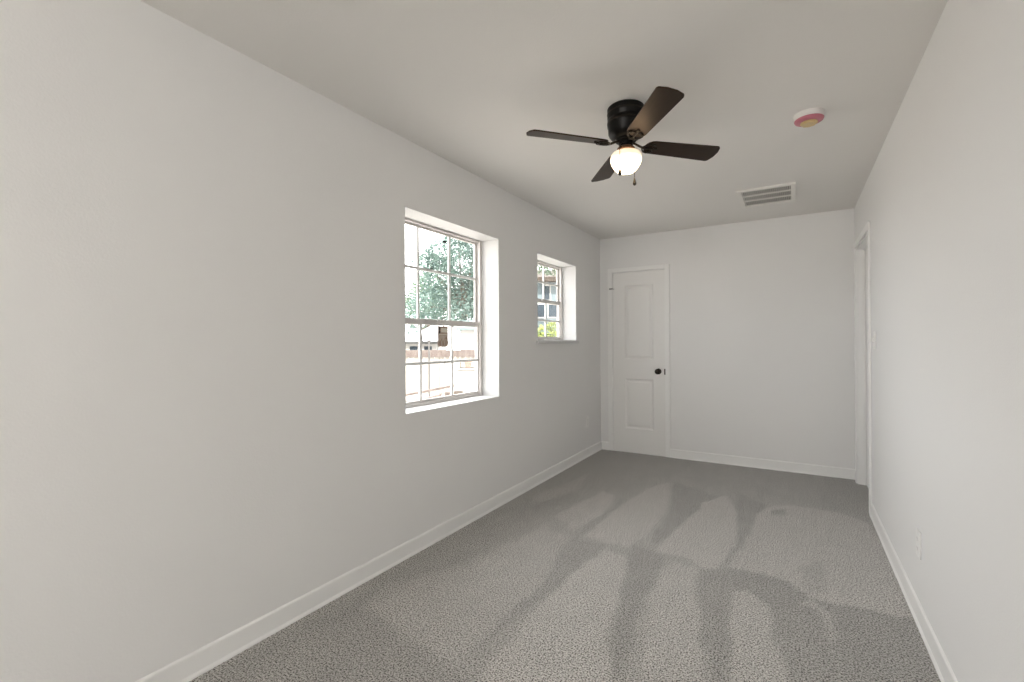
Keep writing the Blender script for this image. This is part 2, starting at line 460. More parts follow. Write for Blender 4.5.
# ------------------------------------------------------------------ windows
def window(name, W, meet, m_y, m_up, m_lo, sill):
    y0, y1, z0, z1 = W
    root = struct(empty(name, (XL - 0.19, (y0 + y1) / 2, z0)))
    oy, oz = (y0 + y1) / 2, z0
    # white plastered lining of the deep reveal, room side of the frame
    bm = bmesh.new(); t = 0.004
    xa, xb = 0.032, 0.1895
    a, b = y0 - oy, y1 - oy; hh = z1 - z0
    box(bm, xa, xb, a, a + t, 0, hh); box(bm, xa, xb, b - t, b, 0, hh)
    box(bm, xa, xb, a + t, b - t, hh - t, hh); box(bm, xa, xb, a + t, b - t, 0, t)
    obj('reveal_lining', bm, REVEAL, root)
    bm = bmesh.new()
    fwid = 0.026
    frame_rect(bm, 'x', -0.022, 0.030, a, b, 0, hh, fwid, 0.002, wt=0.018, wb=0.024)
    box(bm, 0.018, 0.036, b - fwid - 0.006, b - 0.004, 0.0, hh - 0.002, 0.002)     # raised track lip
    obj('window_frame', bm, ALU, root)
    ga, gb = a + fwid, b - fwid
    for up_ in (True, False):
        x = -0.010 if up_ else 0.010
        lo, hi = (meet[0] - oz, hh - 0.018) if up_ else (0.024, meet[1] - oz)
        bm = bmesh.new()
        sw = 0.016
        frame_rect(bm, 'x', x - 0.009, x + 0.009, ga, gb, lo, hi, sw, 0.0015,
                   wt=(0.012 if up_ else meet[1] - meet[0]), wb=(meet[1] - meet[0] if up_ else 0.016))
        sash = obj('upper_sash' if up_ else 'lower_sash', bm, ALU, root)
        bm = bmesh.new(); box(bm, x - 0.002, x + 0.002, ga + sw, gb - sw, lo + 0.014, hi - 0.012)
        obj('glass_pane', bm, GLASS, sash)
        bm = bmesh.new()
        zz = (m_up if up_ else m_lo) - oz
        for my in m_y:
            box(bm, x - 0.006, x + 0.006, my - oy - 0.009, my - oy + 0.009, lo + 0.012, hi - 0.010, 0.001)
        box(bm, x - 0.0055, x + 0.0055, ga + sw - 0.002, gb - sw + 0.002, zz - 0.009, zz + 0.009, 0.001)
        obj('muntin_grid', bm, MUNT, sash)
    bm = bmesh.new()                                   # latch on the meeting rail
    box(bm, 0.019, 0.034, -0.03, 0.03, meet[1] - oz - 0.022, meet[1] - oz - 0.004, 0.003)
    obj('sash_latch', bm, ALU, root)
    if sill:
        bm = bmesh.new()
        box(bm, 0.1905, 0.212, a - 0.03, b + 0.03, -0.028, -0.001, 0.004)
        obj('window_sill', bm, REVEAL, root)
    return root
w1 = window('window_1', W1, (1.368, 1.407), (2.332, 2.662), 1.742, 1.112, False)
w2 = window('window_2', W2, (1.635, 1.668), (3.915, 4.150), 1.840, 1.462, True)
bm = bmesh.new()                                       # little black clip on the first window's top rail
box(bm, -0.008, 0.004, 0.075, 0.105, 1.128, 1.142, 0.003, mtx=Matrix.Rotation(0, 4, 'X'))
obj('latch_clip', bm, BLACK, w1)

# energy label stuck to the inside of the lower pane
def sticker():
    root = empty('window_sticker', (XL - 0.1775, 2.562, 1.300))
    tag(root, 'small brown paper label stuck to the lower pane of the large window, high up', 'sticker')
    PB = mottled('label_brown', (0.30, 0.20, 0.15), (0.44, 0.33, 0.26), 40, 0.7)
    PC = mat('label_cream', (0.72, 0.68, 0.6), 0.7)
    PK = mat('label_ink', (0.03, 0.02, 0.02), 0.7)
    bm = bmesh.new(); box(bm, 0, 0.0012, -0.056, 0.056, -0.080, 0.064)
    obj('label_sheet', bm, PB, root)
    bm = bmesh.new()
    box(bm, 0.0012, 0.0017, -0.022, 0.048, 0.020, 0.050)
    box(bm, 0.0012, 0.0017, -0.050, 0.050, 0.004, 0.009)
    obj('pale_panel', bm, PC, root)
    bm = bmesh.new()
    for k in range(2):
        lathe(bm, [(0.0, 0.0016), (0.011, 0.0016), (0.011, 0.0012)], 16, (0, 0), 0, Matrix.Translation((0, -0.040, 0.046 - 0.024*k)) @ Matrix.Rotation(PI/2, 4, 'Y'))
    obj('ink_spot', bm, PK, root)
    bm = bmesh.new()                                   # three little arches along its foot
    for c in (-0.032, 0.0, 0.032):
        pts = [(0.0016, c + 0.012*math.cos(a), -0.052 + 0.022*math.sin(a)) for a in [PI*i/10 for i in range(11)]]
        pts = [(0.0016, c + 0.012, -0.074)] + pts + [(0.0016, c - 0.012, -0.074)]
        tube(bm, pts, 0.0013, 4)
    for q in range(4):
        box(bm, 0.0012, 0.0017, -0.048, 0.048 - 0.012*q, -0.006 - 0.007*q, -0.0035 - 0.007*q)
    obj('printed_arches', bm, PC, root)
sticker()

# ------------------------------------------------------------------ far door
def panel_slab(x0, x1, z0, z1, panels, y, thick):
    """moulded door leaf facing -y; panels: (px0, px1, pz0, pz1)"""
    bm = bmesh.new()
    px0, px1 = panels[0][0], panels[0][1]
    xs = [x0, px0, px1, x1]
    zs = [z0] + [v for p in panels for v in (p[2], p[3])] + [z1]
    for i in range(3):
        for j in range(len(zs) - 1):
            if i == 1 and j % 2 == 1: continue
            bm.faces.new([bm.verts.new(c) for c in ((xs[i], y, zs[j]), (xs[i+1], y, zs[j]), (xs[i+1], y, zs[j+1]), (xs[i], y, zs[j+1]))])
    for (a, b, c, d) in panels:
        rings = []
        for ins, dep in ((0, 0), (0.006, 0.003), (0.014, 0.009), (0.026, 0.010), (0.042, 0.004), (0.048, 0.003)):
            rings.append([bm.verts.new(q) for q in ((a+ins, y+dep, c+ins), (b-ins, y+dep, c+ins), (b-ins, y+dep, d-ins), (a+ins, y+dep, d-ins))])
        for r0, r1 in zip(rings, rings[1:]):
            for k in range(4):
                bm.faces.new((r0[k], r0[(k+1)%4], r1[(k+1)%4], r1[k]))
        bm.faces.new(rings[-1])
    yb_ = y + thick
    c = [bm.verts.new(q) for q in ((x0,y,z0),(x1,y,z0),(x1,y,z1),(x0,y,z1),(x0,yb_,z0),(x1,yb_,z0),(x1,yb_,z1),(x0,yb_,z1))]
    for f in ((4,5,6,7),(0,1,5,4),(1,2,6,5),(2,3,7,6),(3,0,4,7)): bm.faces.new([c[i] for i in f])
    bmesh.ops.remove_doubles(bm, verts=bm.verts[:], dist=1e-5)
    return bm

d1 = struct(empty('door_1', (-1.495, YB, 0)))
ox = 1.495
bm = panel_slab(-1.784 + ox, -1.206 + ox, 0.002, 2.032, [(-1.650 + ox, -1.330 + ox, 0.268, 0.832), (-1.650 + ox, -1.330 + ox, 1.050, 1.885)], 0.012, 0.035)
leaf = obj('door_leaf', bm, DOORM, d1)
bm = bmesh.new()                                       # casing: two legs and a head with eased edges
box(bm, -1.840 + ox, -1.789 + ox, -0.016, 0.0, 0, 2.086, 0.004)
box(bm, -1.201 + ox, -1.150 + ox, -0.016, 0.0, 0, 2.086, 0.004)
box(bm, -1.789 + ox, -1.201 + ox, -0.016, 0.0, 2.039, 2.086, 0.004)
obj('door_casing', bm, TRIM, d1)
bm = bmesh.new()
box(bm, -1.787 + ox, -1.785 + ox, 0.0, 0.148, 0.0, 2.037); box(bm, -1.2055 + ox, -1.203 + ox, 0.0, 0.148, 0.0, 2.037)
box(bm, -1.787 + ox, -1.203 + ox, 0.0, 0.148, 2.0335, 2.037)
obj('door_jamb', bm, TRIM, d1)
bm = bmesh.new()                                       # knob on its rose
kn = [(0.0, -0.062), (0.014, -0.0615), (0.024, -0.057), (0.030, -0.048), (0.031, -0.040), (0.027, -0.030), (0.017, -0.023), (0.011, -0.019), (0.011, -0.008), (0.029, -0.006), (0.032, -0.003), (0.032, 0.0), (0.0, 0.0)]
lathe(bm, kn, 32, mtx=Matrix.Translation((-1.276 + ox, 0.012, 0.922)) @ Matrix.Rotation(-PI/2, 4, 'X'))
obj('door_knob', bm, BRONZE, leaf, True)
bm = bmesh.new()
box(bm, -1.2085 + ox, -1.196 + ox, -0.018, 0.006, 0.890, 0.952, 0.002)
obj('strike_plate', bm, BRONZE, d1)
bm = bmesh.new()                                       # hook latch high on the hinge side
box(bm, -1.822 + ox, -1.782 + ox, -0.021, -0.0155, 1.848, 1.860, 0.002)
tube(bm, [(-1.818 + ox, -0.024, 1.854), (-1.80 + ox, -0.030, 1.852), (-1.784 + ox, -0.024, 1.853), (-1.776 + ox, -0.010, 1.853), (-1.774 + ox, 0.013, 1.853)], 0.003, 6)
obj('hook_latch', bm, BRONZE, d1)

# ------------------------------------------------------------------ side doorway, door closed in it
d2 = struct(empty('door_2', (XR, 4.642, 0)))
oy = 4.642
bm = bmesh.new()
box(bm, -0.015, 0.0, 4.177 - oy, 4.232 - oy, 0, 2.102, 0.004)
box(bm, -0.015, 0.0, 5.052 - oy, 5.106 - oy, 0, 2.102, 0.004)
box(bm, -0.015, 0.0, 4.232 - oy, 5.052 - oy, 2.052, 2.102, 0.004)
obj('door_casing', bm, TRIM, d2)
bm = bmesh.new()
box(bm, 0.0, 0.13, 4.234 - oy, 4.246 - oy, 0, 2.05); box(bm, 0.0, 0.13, 5.038 - oy, 5.05 - oy, 0, 2.05)
box(bm, 0.0, 0.13, 4.246 - oy, 5.038 - oy, 2.038, 2.05)
box(bm, 0.045, 0.057, 4.246 - oy, 4.258 - oy, 0, 2.038, 0.002); box(bm, 0.045, 0.057, 5.026 - oy, 5.038 - oy, 0, 2.038, 0.002)
box(bm, 0.045, 0.057, 4.258 - oy, 5.026 - oy, 2.026, 2.038, 0.002)
obj('door_jamb', bm, TRIM, d2)
bm = panel_slab(-0.394, 0.394, 0.002, 2.034, [(-0.28, 0.28, 0.268, 0.832), (-0.28, 0.28, 1.05, 1.885)], 0.0, 0.035)
lf = obj('door_leaf', bm, DOORM, d2)
lf.rotation_euler = (0, 0, -PI/2); lf.location = (0.058, 0, 0)
bm = bmesh.new()
lathe(bm, [(a, z) for a, z in kn], 24, mtx=Matrix.Translation((0.335, 0.0, 0.922)) @ Matrix.Rotation(-PI/2, 4, 'X'))
obj('door_knob', bm, BRONZE, lf, True)

# ------------------------------------------------------------------ plates on the walls
def plate(name, loc, rz, label, cat, kind):
    root = empty(name, loc, rz)                        # local -y faces the room
    tag(root, label, cat)
    bm = bmesh.new(); box(bm, -0.036, 0.036, -0.007, 0.0, -0.059, 0.059, 0.002)
    obj('cover_plate', bm, PLATE, root)
    if kind == 'outlet':
        for s in (1, -1):
            bm = bmesh.new()
            box(bm, -0.016, 0.016, -0.0083, -0.005, s*0.021 - 0.0145, s*0.021 + 0.0145, 0.001)
            r = obj('socket', bm, PLATE, root)
            bm = bmesh.new()
            box(bm, -0.0075, -0.0055, -0.0086, -0.007, s*0.021 - 0.002, s*0.021 + 0.007)
            box(bm, 0.0055, 0.0075, -0.0086, -0.007, s*0.021 - 0.002, s*0.021 + 0.006)
            box(bm, -0.002, 0.002, -0.0086, -0.007, s*0.021 - 0.010, s*0.021 - 0.006)
            obj('slots', bm, SLOT, r)
    else:
        bm = bmesh.new(); box(bm, -0.006, 0.006, -0.017, -0.005, -0.010, 0.014, 0.002)
        obj('toggle', bm, PLATE, root)
    for z in ((0,) if kind == 'outlet' else (0.030, -0.030)):
        bm = bmesh.new()
        lathe(bm, [(0.0, -0.0080), (0.003, -0.0078), (0.003, -0.006)], 12, mtx=Matrix.Translation((0, 0, z)) @ Matrix.Rotation(-PI/2, 4, 'X'))
        obj('screw', bm, PLATE, root)
plate('power_outlet', (XR, 2.695, 0.352), -PI/2, 'white duplex outlet plate low on the right wall above the baseboard', 'outlet', 'outlet')
plate('power_outlet', (XL, 4.775, 0.377), PI/2, 'white duplex outlet plate low on the left wall beneath the small window', 'outlet', 'outlet')
plate('light_switch', (XR, 3.985, 1.250), -PI/2, 'white toggle light switch plate on the right wall beside the doorway', 'light switch', 'switch')

# ------------------------------------------------------------------ air grille in the ceiling
vt = empty('air_vent', (-0.188, 4.35, H))
tag(vt, 'white metal air return grille with three rows of slots set in the ceiling', 'air vent')
VW, VD = 0.203, 0.262
bm = bmesh.new()
t = bmesh.new()
for a in ((-VW, VW, -VD, -VD + 0.034), (-VW, VW, VD - 0.034, VD), (-VW, -VW + 0.034, -VD + 0.034, VD - 0.034), (VW - 0.034, VW, -VD + 0.034, VD - 0.034)):
    box(bm, a[0], a[1], a[2], a[3], -0.016, 0.0, 0.003)
t.free()
iy0, iy1, ix0, ix1 = -VD + 0.034, VD - 0.034, -VW + 0.034, VW - 0.034
obj('grille_frame', bm, VENTM, vt)
bm = bmesh.new()
for k in (1, 2):
    y = iy0 + (iy1 - iy0) * k / 3
    box(bm, ix0, ix1, y - 0.011, y + 0.011, -0.010, -0.003)
obj('cross_bars', bm, VENTM, vt)
bm = bmesh.new()
nf = 26
for k in range(nf):
    x = ix0 + (ix1 - ix0) * (k + 0.5) / nf
    box(bm, x - 0.0027, x + 0.0027, iy0, iy1, -0.0085, -0.0035)
obj('fins', bm, VENTM, vt)
bm = bmesh.new(); box(bm, ix0, ix1, iy0, iy1, -0.0012, -0.0004)
obj('duct_backing', bm, VOID, vt)

# ------------------------------------------------------------------ smoke detector
sd = empty('smoke_detector', (0.071, 2.915, H))
tag(sd, 'round white smoke detector with pink and yellow dust cover on the ceiling', 'smoke detector')
bm = bmesh.new()
lathe(bm, [(0, 0), (0.072, 0), (0.072, -0.006), (0.069, -0.012), (0.069, -0.024), (0.064, -0.030), (0.0, -0.030)])
obj('detector_base', bm, SMOKE, sd, True)
bm = bmesh.new()
lathe(bm, [(0.066, -0.0245), (0.0675, -0.030), (0.064, -0.037), (0.054, -0.042), (0.040, -0.043), (0.036, -0.038), (0.0, -0.038)])
obj('dust_cover', bm, PINK, sd, True)
bm = bmesh.new()
lathe(bm, [(0.0, -0.0385), (0.040, -0.0385), (0.040, -0.050), (0.033, -0.055), (0.0, -0.055)], 8)
obj('cover_label', bm, YELLOW, sd)

# ------------------------------------------------------------------ ceiling fan
FC = (-0.731, 2.342)
fan = empty('ceiling_fan', (FC[0], FC[1], H))
tag(fan, 'black ceiling fan with four dark blades and a lit white glass globe', 'ceiling fan')
bm = bmesh.new()
lathe(bm, [(0, 0), (0.088, 0), (0.092, -0.004), (0.092, -0.052), (0.0895, -0.056), (0.0895, -0.060), (0.092, -0.064), (0.092, -0.094), (0.0885, -0.100), (0.088, -0.128), (0.085, -0.136), (0.074, -0.152), (0.060, -0.160), (0.0, -0.160)], 56)
obj('motor_housing', bm, BLACK, fan, True)
bm = bmesh.new()                                       # two dull bands round the drum
for z in (-0.030, -0.078):
    lathe(bm, [(0.092, z + 0.004), (0.0935, z + 0.003), (0.0935, z - 0.003), (0.092, z - 0.004)], 56)
obj('housing_band', bm, BRONZE, fan, True)
bm = bmesh.new()
lathe(bm, [(0, -0.160), (0.052, -0.160), (0.052, -0.170), (0.036, -0.174), (0.035, -0.200), (0.0, -0.200)], 40)
obj('switch_housing', bm, BLACK, fan, True)
bm = bmesh.new()
lathe(bm, [(0, -0.200), (0.036, -0.200), (0.044, -0.206), (0.045, -0.217), (0.040, -0.222), (0.0, -0.222)], 40)
for k in range(3):
    a = 2*PI*k/3 + 0.5
    tube(bm, [(0.043*math.cos(a), 0.043*math.sin(a), -0.212), (0.054*math.cos(a), 0.054*math.sin(a), -0.212)], 0.0032, 8)
obj('light_fitter', bm, COPPER, fan, True)
GLOBE = mat('lit_globe_glass', (0.95, 0.92, 0.86), 0.3, emit=((1.0, 0.77, 0.48), 1.7))
def globe_gradient():
    """opal glass, brightest round the bulb in its middle"""
    n = GLOBE.node_tree; b = n.nodes['Principled BSDF']
    lw_ = n.nodes.new('ShaderNodeTexCoord')
    vm = n.nodes.new('ShaderNodeVectorMath'); vm.operation = 'DISTANCE'
    vm.inputs[1].default_value = (0, 0, -0.285)
    n.links.new(lw_.outputs['Object'], vm.inputs[0])
    mr_ = n.nodes.new('ShaderNodeMapRange')
    mr_.inputs['From Min'].default_value = 0.046; mr_.inputs['From Max'].default_value = 0.083
    mr_.inputs['To Min'].default_value = 14.0; mr_.inputs['To Max'].default_value = 0.62
    n.links.new(vm.outputs['Value'], mr_.inputs['Value'])
    n.links.new(mr_.outputs['Result'], b.inputs['Emission Strength'])
globe_gradient()
bm = bmesh.new()
lathe(bm, [(0.0, -0.2225), (0.040, -0.2225), (0.050, -0.225), (0.068, -0.232), (0.076, -0.243), (0.078, -0.256), (0.077, -0.272), (0.071, -0.288), (0.058, -0.309), (0.042, -0.325), (0.020, -0.332), (0.0, -0.333)], 56)
obj('glass_globe', bm, GLOBE, fan, True)
BLADE_Z = -0.187
def blade_mesh():
    bm = bmesh.new()
    r0, r1 = 0.105, 0.518
    out = []
    def halfw(r):
        t = (r - r0) / (r1 - r0)
        return 0.047 + 0.014 * t
    # outline, root rounded, tip with eased corners
    side = []
    for i in range(7):
        a = PI/2 * i / 6
        side.append((r0 + 0.035 * (1 - math.cos(PI/2 - a + 0) ) if False else r0 + 0.04 * (1 - math.sin(a)), None, a))
    pts = []
    for i in range(9):
        a = -PI/2 + PI * i / 8
        pts.append((r0 + 0.042 - 0.042 * math.cos(a), -halfw(r0) * math.sin(-a)))
    tip = []
    rc = 0.018
    hw = halfw(r1)
    for i in range(5):
        a = PI/2 - PI/2 * i / 4
        tip.append((r1 - rc + rc * math.cos(a) , hw - rc + rc * math.sin(a)))
    mid = [(r1 + 0.008, hw * 0.35), (r1 + 0.008, -hw * 0.35)]
    tip2 = [(x, -y) for x, y in reversed(tip)]
    ol = pts + tip + mid + tip2
    th = 0.0035
    top = [bm.verts.new((x, y, th)) for x, y in ol]
    bot = [bm.verts.new((x, y, -th)) for x, y in ol]
    bm.faces.new(top); bm.faces.new(bot[::-1])
    n = len(ol)
    for i in range(n):
        bm.faces.new((top[i], top[(i+1) % n], bot[(i+1) % n], bot[i]))
    return bm
def iron_mesh():
    """forged arm: neck from the rotor, then an open scrolled bracket under the blade root"""
    bm = bmesh.new()
    tube(bm, [(0.040, 0, 0.014), (0.060, 0, 0.006), (0.085, 0, -0.005), (0.100, 0, -0.008)], 0.006, 8)
    for s in (1, -1):
        tube(bm, [(0.088, 0, -0.008), (0.100, s*0.018, -0.009), (0.112, s*0.031, -0.008), (0.130, s*0.037, -0.007), (0.148, s*0.032, -0.007), (0.156, s*0.020, -0.007), (0.150, s*0.008, -0.007), (0.165, 0, -0.007)], 0.0042, 8)
        lathe(bm, [(0, -0.010), (0.006, -0.0095), (0.007, -0.006), (0.007, -0.003)], 12, (0.138, s*0.026))
    tube(bm, [(0.098, 0, -0.008), (0.130, 0, -0.008), (0.172, 0, -0.007)], 0.0045, 8)
    lathe(bm, [(0, -0.011), (0.007, -0.010), (0.008, -0.006), (0.008, -0.003)], 12, (0.170, 0))
    return bm
bl0 = obj('fan_blade', blade_mesh(), BLADE, fan)
ir0 = obj('blade_iron', iron_mesh(), BRONZE, bl0, True)
angs = [45.0, 124.9, 227.3, 307.6]
for k, a in enumerate(angs):
    if k == 0: b, i_ = bl0, ir0
    else:
        b = bl0.copy(); COL.objects.link(b); b.parent = fan
        i_ = ir0.copy(); COL.objects.link(i_); i_.parent = b
    b.matrix_local = Matrix.Translation((0, 0, BLADE_Z)) @ Matrix.Rotation(math.radians(a), 4, 'Z') @ Matrix.Rotation(math.radians(-13), 4, 'X')
def chain(dx_r, dx_t, zbot):
    """dx_r: to the right as seen by the camera, dx_t: towards it"""
    r_ = Vector((rt.x, rt.y, 0)).normalized(); f_ = Vector((fw.x, fw.y, 0)).normalized()
    p = r_ * dx_r - f_ * dx_t
    q = p.normalized() * 0.034
    bm = bmesh.new()
    pts = [(q.x, q.y, -0.190), (q.x*1.5, q.y*1.5, -0.192), (p.x*0.85, p.y*0.85, -0.212), (p.x, p.y, -0.236), (p.x, p.y, zbot)]
    tube(bm, pts, 0.0017, 6)
    c = obj('pull_chain', bm, BRONZE, fan, True)
    bm = bmesh.new()
    lathe(bm, [(0, zbot + 0.003), (0.0025, zbot), (0.004, zbot - 0.008), (0.0085, zbot - 0.026), (0.009, zbot - 0.032), (0.005, zbot - 0.038), (0, zbot - 0.040)], 16, (p.x, p.y))
    obj('chain_fob', bm, BRONZE, c, True)
chain(-0.049, 0.078, -0.333)
chain(0.062, -0.070, -0.333)

# ------------------------------------------------------------------ unseen fill light added behind the camera to brighten the room
RL = (-0.42, -2.75)
rl = tag(empty('added_fill_light', (RL[0], RL[1], H)), 'unseen white glass fill lamp added behind the camera, near the added patio doors', 'ceiling light')
bm = bmesh.new()
lathe(bm, [(0, 0), (0.15, 0), (0.155, -0.006), (0.155, -0.022), (0.148, -0.028), (0.0, -0.028)], 40)
obj('fill_base', bm, BRONZE, rl, True)
bm = bmesh.new()
lathe(bm, [(0, -0.028), (0.145, -0.0285), (0.147, -0.045), (0.135, -0.075), (0.10, -0.102), (0.05, -0.116), (0.0, -0.120)], 40)
obj('fill_bowl', bm, mat('fill_bowl_glow', (0.95, 0.95, 0.93), 0.3, emit=((1.0, 0.97, 0.92), 4.0)), rl, True)
rb_ = bpy.data.lights.new('fill_point', 'POINT'); rb_.energy = 66.0; rb_.color = (1.0, 0.975, 0.94); rb_.shadow_soft_size = 0.12  # added point lamp below the bowl, lifts the room's light
rbo = bpy.data.objects.new('fill_point', rb_); COL.objects.link(rbo); rbo.location = (RL[0], RL[1], H - 0.25)

# ------------------------------------------------------------------ outside
YAW = math.atan2(rt.y, rt.x)
def yard(a, d):
    """a metres to the side and d metres out along the line the camera faces, on the ground"""
    c, s = math.cos(YAW), math.sin(YAW)
    return Vector((a*c - d*s, a*s + d*c, 0))
GZ = -0.3
bm = bmesh.new(); box(bm, -60, 40, -40, 70, GZ - 0.3, GZ)
tag(struct(obj('ground', bm, mottled('pale_dirt', (0.42, 0.39, 0.35), (0.52, 0.48, 0.44), 1.2, 0.95))))
WOOD = mottled('weathered_fence_wood', (0.30, 0.275, 0.245), (0.40, 0.375, 0.34), 3, 0.85, (6, 6, 1))
WOODD = mottled('brown_timber', (0.11, 0.085, 0.075), (0.17, 0.14, 0.125), 4, 0.85, (3, 3, 1))
WHITEW = mat('white_siding', (0.5, 0.485, 0.47), 0.7)
TEALR = mat('teal_roof_edge', (0.17, 0.23, 0.23), 0.6)
BLUEW = mottled('pale_blue_siding', (0.17, 0.215, 0.235), (0.21, 0.255, 0.275), 2, 0.8)
DARKG = mat('dark_pane', (0.03, 0.045, 0.06), 0.08)
BROWNR = mottled('brown_shingles', (0.05, 0.038, 0.03), (0.085, 0.065, 0.05), 6, 0.9)

# picket fence with a brown top rail
p = yard(-2.9, 14.0)
fn = tag(empty('picket_fence', (p.x, p.y, GZ), YAW), 'pale sunlit wooden picket fence with a brown top rail across the yard', 'fence')
bm = bmesh.new()
for k in range(34):
    x = -2.6 + k * 0.155
    hgt = 1.19 + random.uniform(-0.015, 0.015)
    box(bm, x - 0.066, x + 0.066, -0.02 + random.uniform(-0.008, 0.008), 0.004, 0.03, hgt, 0.004)
obj('pickets', bm, WOOD, fn)
bm = bmesh.new()
box(bm, -2.7, 2.15, -0.075, -0.03, 1.12, 1.33, 0.006)
obj('top_rail', bm, WOODD, fn)
bm = bmesh.new()
box(bm, -2.7, 2.65, 0.01, 0.05, 0.30, 0.39, 0.004)
obj('bottom_rail', bm, WOOD, fn)
for x in (-2.6, -0.6, 0.75, 2.1):
    bm = bmesh.new(); box(bm, x - 0.05, x + 0.05, 0.02, 0.12, 0.0, 1.42, 0.008)
    obj('fence_post', bm, WOOD, fn)
# thin grey post nearer the house
p = yard(-1.95, 11.0)
bm = bmesh.new()
lathe(bm, [(0, 1.62), (0.022, 1.62), (0.035, 1.60), (0.035, 1.585), (0.022, 1.58), (0.022, 0.12), (0.04, 0.10), (0.04, 0.0), (0, 0.0)], 16)
o = obj('metal_post', bm, mat('galvanised', (0.12, 0.115, 0.11), 0.5, metal=0.4), None, True); o.location = (p.x, p.y, GZ)
tag(o, 'thin grey metal post standing in front of the picket fence', 'post')
# timbers lying and leaning in the yard
def timber(a, d, ln, w, t, rz, tilt, z, label, m=WOODD):
    p = yard(a, d)
    bm = bmesh.new(); box(bm, -ln/2, ln/2, -w/2, w/2, 0, t, 0.006)
    box(bm, -ln/2 + 0.05, -ln/2 + 0.10, -w/2 - 0.004, w/2 + 0.004, t*0.2, t*0.8, 0.002)
    o = obj('timber_plank', bm, m); o.location = (p.x, p.y, z); o.rotation_euler = (0, tilt, YAW + rz)
    tag(o, label, 'plank', 'loose timber in the yard')
timber(-1.82, 9.0, 1.44, 0.06, 0.045, 0.0, -0.19, 0.262, 'long thin brown batten sloping up in front of the picket fence', WOODD)
timber(-1.45, 8.5, 0.36, 0.12, 0.075, 0.1, -0.26, 0.205, 'short brown plank lying under the middle of the sloping batten')
timber(-1.90, 8.6, 0.34, 0.12, 0.05, 0.1, -0.15, 0.140, 'short brown plank at the left, under the low end of the sloping batten')
# the low table they lie on: pale work deck
p = yard(-1.6, 9.0)
dk = tag(empty('low_deck', (p.x, p.y, GZ), YAW), 'low pale wooden deck platform outside the large window', 'deck')
bm = bmesh.new()
for k in range(9): box(bm, -1.3, 1.3, -0.72 + k*0.15, -0.58 + k*0.15, 0.36, 0.40, 0.003)
obj('deck_boards', bm, WOOD, dk)
for sx in (-1.2, 1.2):
    for sy in (-0.6, 0.5):
        bm = bmesh.new(); box(bm, sx - 0.045, sx + 0.045, sy - 0.045, sy + 0.045, 0, 0.36, 0.004)
        obj('deck_leg', bm, WOOD, dk)
# crates on its right-hand end
for (a, d, s, z, lb) in ((-1.28, 9.35, 0.15, 0.10, 'small dark wooden crate, the left one of the pair beyond the batten'), (-1.06, 9.2, 0.18, 0.10, 'larger pale brown wooden crate, the right one of the pair')):
    p = yard(a, d)
    cr = tag(empty('wooden_crate', (p.x, p.y, z), YAW + 0.15), lb, 'crate', 'crates in the yard')
    m_ = WOODD if s < 0.17 else mottled('crate_wood', (0.10, 0.078, 0.065), (0.14, 0.115, 0.095), 8, 0.85)
    bm = bmesh.new()
    for k in range(3):
        for f in ((-s/2, s/2, -s/2, -s/2 + 0.012), (-s/2, s/2, s/2 - 0.012, s/2), (-s/2, -s/2 + 0.012, -s/2 + 0.012, s/2 - 0.012), (s/2 - 0.012, s/2, -s/2 + 0.012, s/2 - 0.012)):
            box(bm, *f, k*s*0.36, k*s*0.36 + s*0.31, 0.002)
    obj('side_slats', bm, m_, cr)
    bm = bmesh.new(); box(bm, -s/2 + 0.013, s/2 - 0.013, -s/2 + 0.013, s/2 - 0.013, 0.0, 0.02)
    obj('crate_bottom', bm, m_, cr)

# white shed at the right of the large window
p = yard(-0.95, 15.6)
sh = tag(empty('garden_shed', (p.x, p.y, GZ), YAW), 'white shed with a teal roof edge beyond the large window', 'shed')
bm = bmesh.new()
for k in range(9): box(bm, -0.75, 0.95, 0.0, 1.6, k*0.22, k*0.22 + 0.215, 0.004)
obj('shed_wall', bm, WHITEW, sh)
bm = bmesh.new()
t = bmesh.new()
vs = [t.verts.new(c) for c in ((-0.9,-0.15,1.97),(1.1,-0.15,1.97),(1.1,1.75,2.28),(-0.9,1.75,2.28),(-0.9,-0.15,2.05),(1.1,-0.15,2.05),(1.1,1.75,2.36),(-0.9,1.75,2.36))]
for f in ((0,3,2,1),(4,5,6,7),(0,1,5,4),(1,2,6,5),(2,3,7,6),(3,0,4,7)): t.faces.new([vs[i] for i in f])
add(bm, t)
obj('shed_roof', bm, TEALR, sh)
bm = bmesh.new(); box(bm, -0.45, 0.30, -0.03, -0.002, 0.05, 1.80, 0.006)
sdoor = obj('shed_door', bm, WHITEW, sh)
bm = bmesh.new(); box(bm, 0.20, 0.24, -0.06, -0.03, 0.9, 1.02, 0.006)
obj('shed_handle', bm, BRONZE, sdoor)
# brown tub in front of it
p = yard(-1.15, 12.2)
bm = bmesh.new()
lathe(bm, [(0, 0), (0.07, 0), (0.09, 0.13), (0.105, 0.135), (0.105, 0.17), (0.09, 0.17), (0.085, 0.15), (0, 0.145)], 24)
o = obj('terracotta_pot', bm, mat('terracotta', (0.34, 0.24, 0.19), 0.8), None, True); o.location = (p.x, p.y, 0.59)
tag(o, 'small terracotta pot on a concrete block in front of the white shed', 'pot')
bm = bmesh.new(); box(bm, -0.25, 0.25, -0.2, 0.2, 0, 0.89, 0.01)
box(bm, -0.28, 0.28, -0.23, 0.23, 0.84, 0.89, 0.008)
o = obj('concrete_block', bm, mat('concrete', (0.3, 0.29, 0.27), 0.9)); o.location = (p.x, p.y, GZ); o.rotation_euler = (0, 0, YAW)
tag(o, 'pale concrete block under the terracotta pot', 'block')

